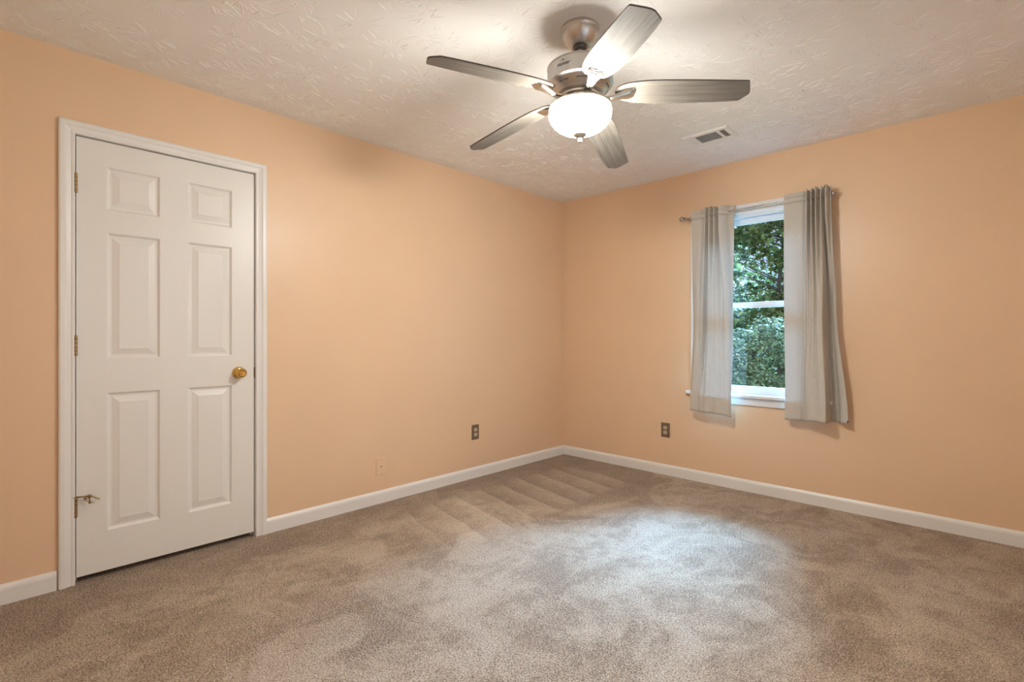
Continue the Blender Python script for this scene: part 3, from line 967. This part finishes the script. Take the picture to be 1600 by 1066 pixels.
# ------------------------------------------------------------------ outside
GZ = -2.8
bm = bmesh.new()
bmesh.ops.create_grid(bm, x_segments=24, y_segments=24, size=20)
for v in bm.verts:
    v.co.y += 20.6
    v.co.z = GZ + .12 * math.sin(v.co.x * .7) * math.cos(v.co.y * .5)
tag(obj('ground', bm, M_grass, smooth=True), 'lawn outside below the window', 'ground', kind='structure')

LEAF = np.array([(0, 0), (.16, .06), (.50, .10), (.34, .26), (.62, .50), (.30, .52), (.17, .62), (0, 1.0), (-.17, .62), (-.30, .52), (-.62, .50), (-.34, .26), (-.50, .10), (-.16, .06)])
OVAL = np.array([(0, 0), (.20, .18), (.30, .42), (.22, .72), (0, 1.0), (-.22, .72), (-.30, .42), (-.20, .18)])
def leaves(centers, size, rng, shape, droop=.5):
    n = len(centers); k = len(shape)
    az = rng.uniform(0, 2 * math.pi, n); tilt = rng.normal(droop, .45, n); roll = rng.normal(0, .5, n)
    s = size * rng.uniform(.6, 1.25, n)
    # leaf blade axis and side vector
    ax = np.stack([np.cos(az) * np.cos(tilt), np.sin(az) * np.cos(tilt), -np.sin(tilt)], 1)
    sd = np.stack([-np.sin(az), np.cos(az), np.zeros(n)], 1)
    nm = np.cross(ax, sd)
    sd2 = sd * np.cos(roll)[:, None] + nm * np.sin(roll)[:, None]
    nm2 = np.cross(ax, sd2)
    P = centers[:, None, :] + s[:, None, None] * (shape[None, :, 0, None] * sd2[:, None, :] + shape[None, :, 1, None] * ax[:, None, :] + (np.abs(shape[:, 0]) * .35 - .25 * shape[:, 1] ** 2)[None, :, None] * nm2[:, None, :])
    return P.reshape(-1, 3), np.arange(n * k).reshape(n, k)

def tree(name, base, top, clusters, leaf_n, size, shape, material, label, seed, trunk_r=.07, spread=.32, lean=(0, 0), droop=.5):
    rng = np.random.default_rng(seed)
    root = empty(name, base)
    tag(root, label, 'tree' if 'tree' in name else 'shrub')
    b = np.array(base)
    bm = bmesh.new()
    n = 9
    pts = [(lean[0] * (k / (n - 1)) ** 1.3 + (.05 * math.sin(k * 1.9 + seed) if k else 0), lean[1] * (k / (n - 1)) ** 1.3 + .04 * math.cos(k * 2.3 + seed), top * k / (n - 1)) for k in range(n)]
    tube(bm, pts, [trunk_r * (1.15 - .85 * k / (n - 1)) for k in range(n)], 10)
    obj('trunk', bm, M_bark, root, smooth=True)
    bm = bmesh.new()
    P = np.array(pts)
    for c in clusters:
        loc = np.array(c) - b
        zs_ = max(.15 * top, min(.97 * top, loc[2] - .35 * np.hypot(loc[0], loc[1]) - .1))
        k = zs_ / top * (n - 1); i = min(int(k), n - 2); f = k - i
        s = P[i] * (1 - f) + P[i + 1] * f
        mid = (s + loc) / 2 + rng.normal(0, .06, 3) + np.array([0, 0, .06])
        q1 = (s * .6 + mid * .4) + rng.normal(0, .02, 3); q2 = (mid * .5 + loc * .5) + rng.normal(0, .03, 3)
        tube(bm, [s, q1, mid, q2, loc], [trunk_r * .26, trunk_r * .19, trunk_r * .14, trunk_r * .08, trunk_r * .03], 6)
        for _ in range(1):
            e = loc + rng.normal(0, spread * .75, 3)
            tube(bm, [mid * .3 + loc * .7, (loc + e) / 2 + rng.normal(0, .03, 3), e], [trunk_r * .1, trunk_r * .07, trunk_r * .03], 5)
    obj('branches', bm, M_bark, root, smooth=True)
    cs = []
    for c in clusters:
        loc = np.array(c) - b
        m = leaf_n
        g = rng.normal(0, 1, (m, 3)); g /= np.linalg.norm(g, axis=1)[:, None]
        r = spread * rng.uniform(.25, 1.0, m) ** .6
        cs.append(loc + g * r[:, None] * np.array([1.25, 1.0, .72]))
    V, Fi = leaves(np.concatenate(cs), size, rng, shape, droop)
    obj_py('foliage', V, Fi, material, root)
    return root

def cluster_fill(rng, n, x0, x1, y0, y1, z0, z1, keep=None):
    out_ = []
    while len(out_) < n:
        p = (rng.uniform(x0, x1), rng.uniform(y0, y1), rng.uniform(z0, z1))
        if keep is None or keep(p): out_.append(p)
    return out_
rg = np.random.default_rng(11)
thin = lambda p: not (p[0] < -.25 and 1.7 < p[2] < 3.2 and rg.uniform() < .3)
# maple whose trunk shows through the upper sash; crown thin on its left side
tree('maple_tree', (.12, 6.1, GZ), 6.6, cluster_fill(rg, 92, -1.4, 1.4, 5.5, 7.0, .9, 4.1, thin), 140, .115, LEAF, M_leafA,
     'leafy green maple tree filling the upper window sash, its dark trunk showing', 1, trunk_r=.06, spread=.34, lean=(.1, 0), droop=.2)
tree('maple_tree', (-3.9, 6.3, GZ), 6.8, cluster_fill(rg, 36, -5.3, -2.3, 5.6, 7.4, 1.4, 4.2), 120, .12, LEAF, M_leafA,
     'maple tree outside, behind the left curtain', 2, trunk_r=.09, spread=.40)
tree('maple_tree', (3.9, 6.3, GZ), 6.2, cluster_fill(rg, 34, 2.6, 5.2, 5.6, 7.2, .6, 4.0), 120, .12, LEAF, M_leafA,
     'maple tree outside, hidden behind the right curtain', 3, trunk_r=.08, spread=.40)
# dense lower growth seen through the lower sash
tree('sapling', (.45, 4.0, GZ), 3.95, cluster_fill(rg, 60, -.55, 1.35, 3.5, 4.5, -.2, 1.32), 260, .062, OVAL, M_leafB,
     'dense pale green sapling filling the lower window sash', 4, trunk_r=.028, spread=.26, droop=.15)
tree('sapling', (2.6, 4.0, GZ), 3.6, cluster_fill(rg, 24, 2.0, 3.2, 3.6, 4.5, -.8, 1.2), 130, .09, OVAL, M_leafB,
     'pale green sapling outside, hidden behind the right curtain', 5, trunk_r=.03, spread=.30, droop=.3)
tree('sapling', (-2.0, 4.1, GZ), 3.9, cluster_fill(rg, 34, -2.9, -1.3, 3.6, 4.6, -.6, 1.3), 130, .09, OVAL, M_leafB,
     'pale green sapling outside, hidden behind the left curtain', 6, trunk_r=.03, spread=.30, droop=.3)
tree('broad_tree', (-2.4, 12.4, GZ), 5.6, cluster_fill(rg, 70, -6.0, 1.6, 10.8, 14, -1.6, 2.2), 170, .17, LEAF, M_leafA,
     'broad dark tree far behind the sapling and the maple trunk', 7, trunk_r=.14, spread=.62, droop=.3)
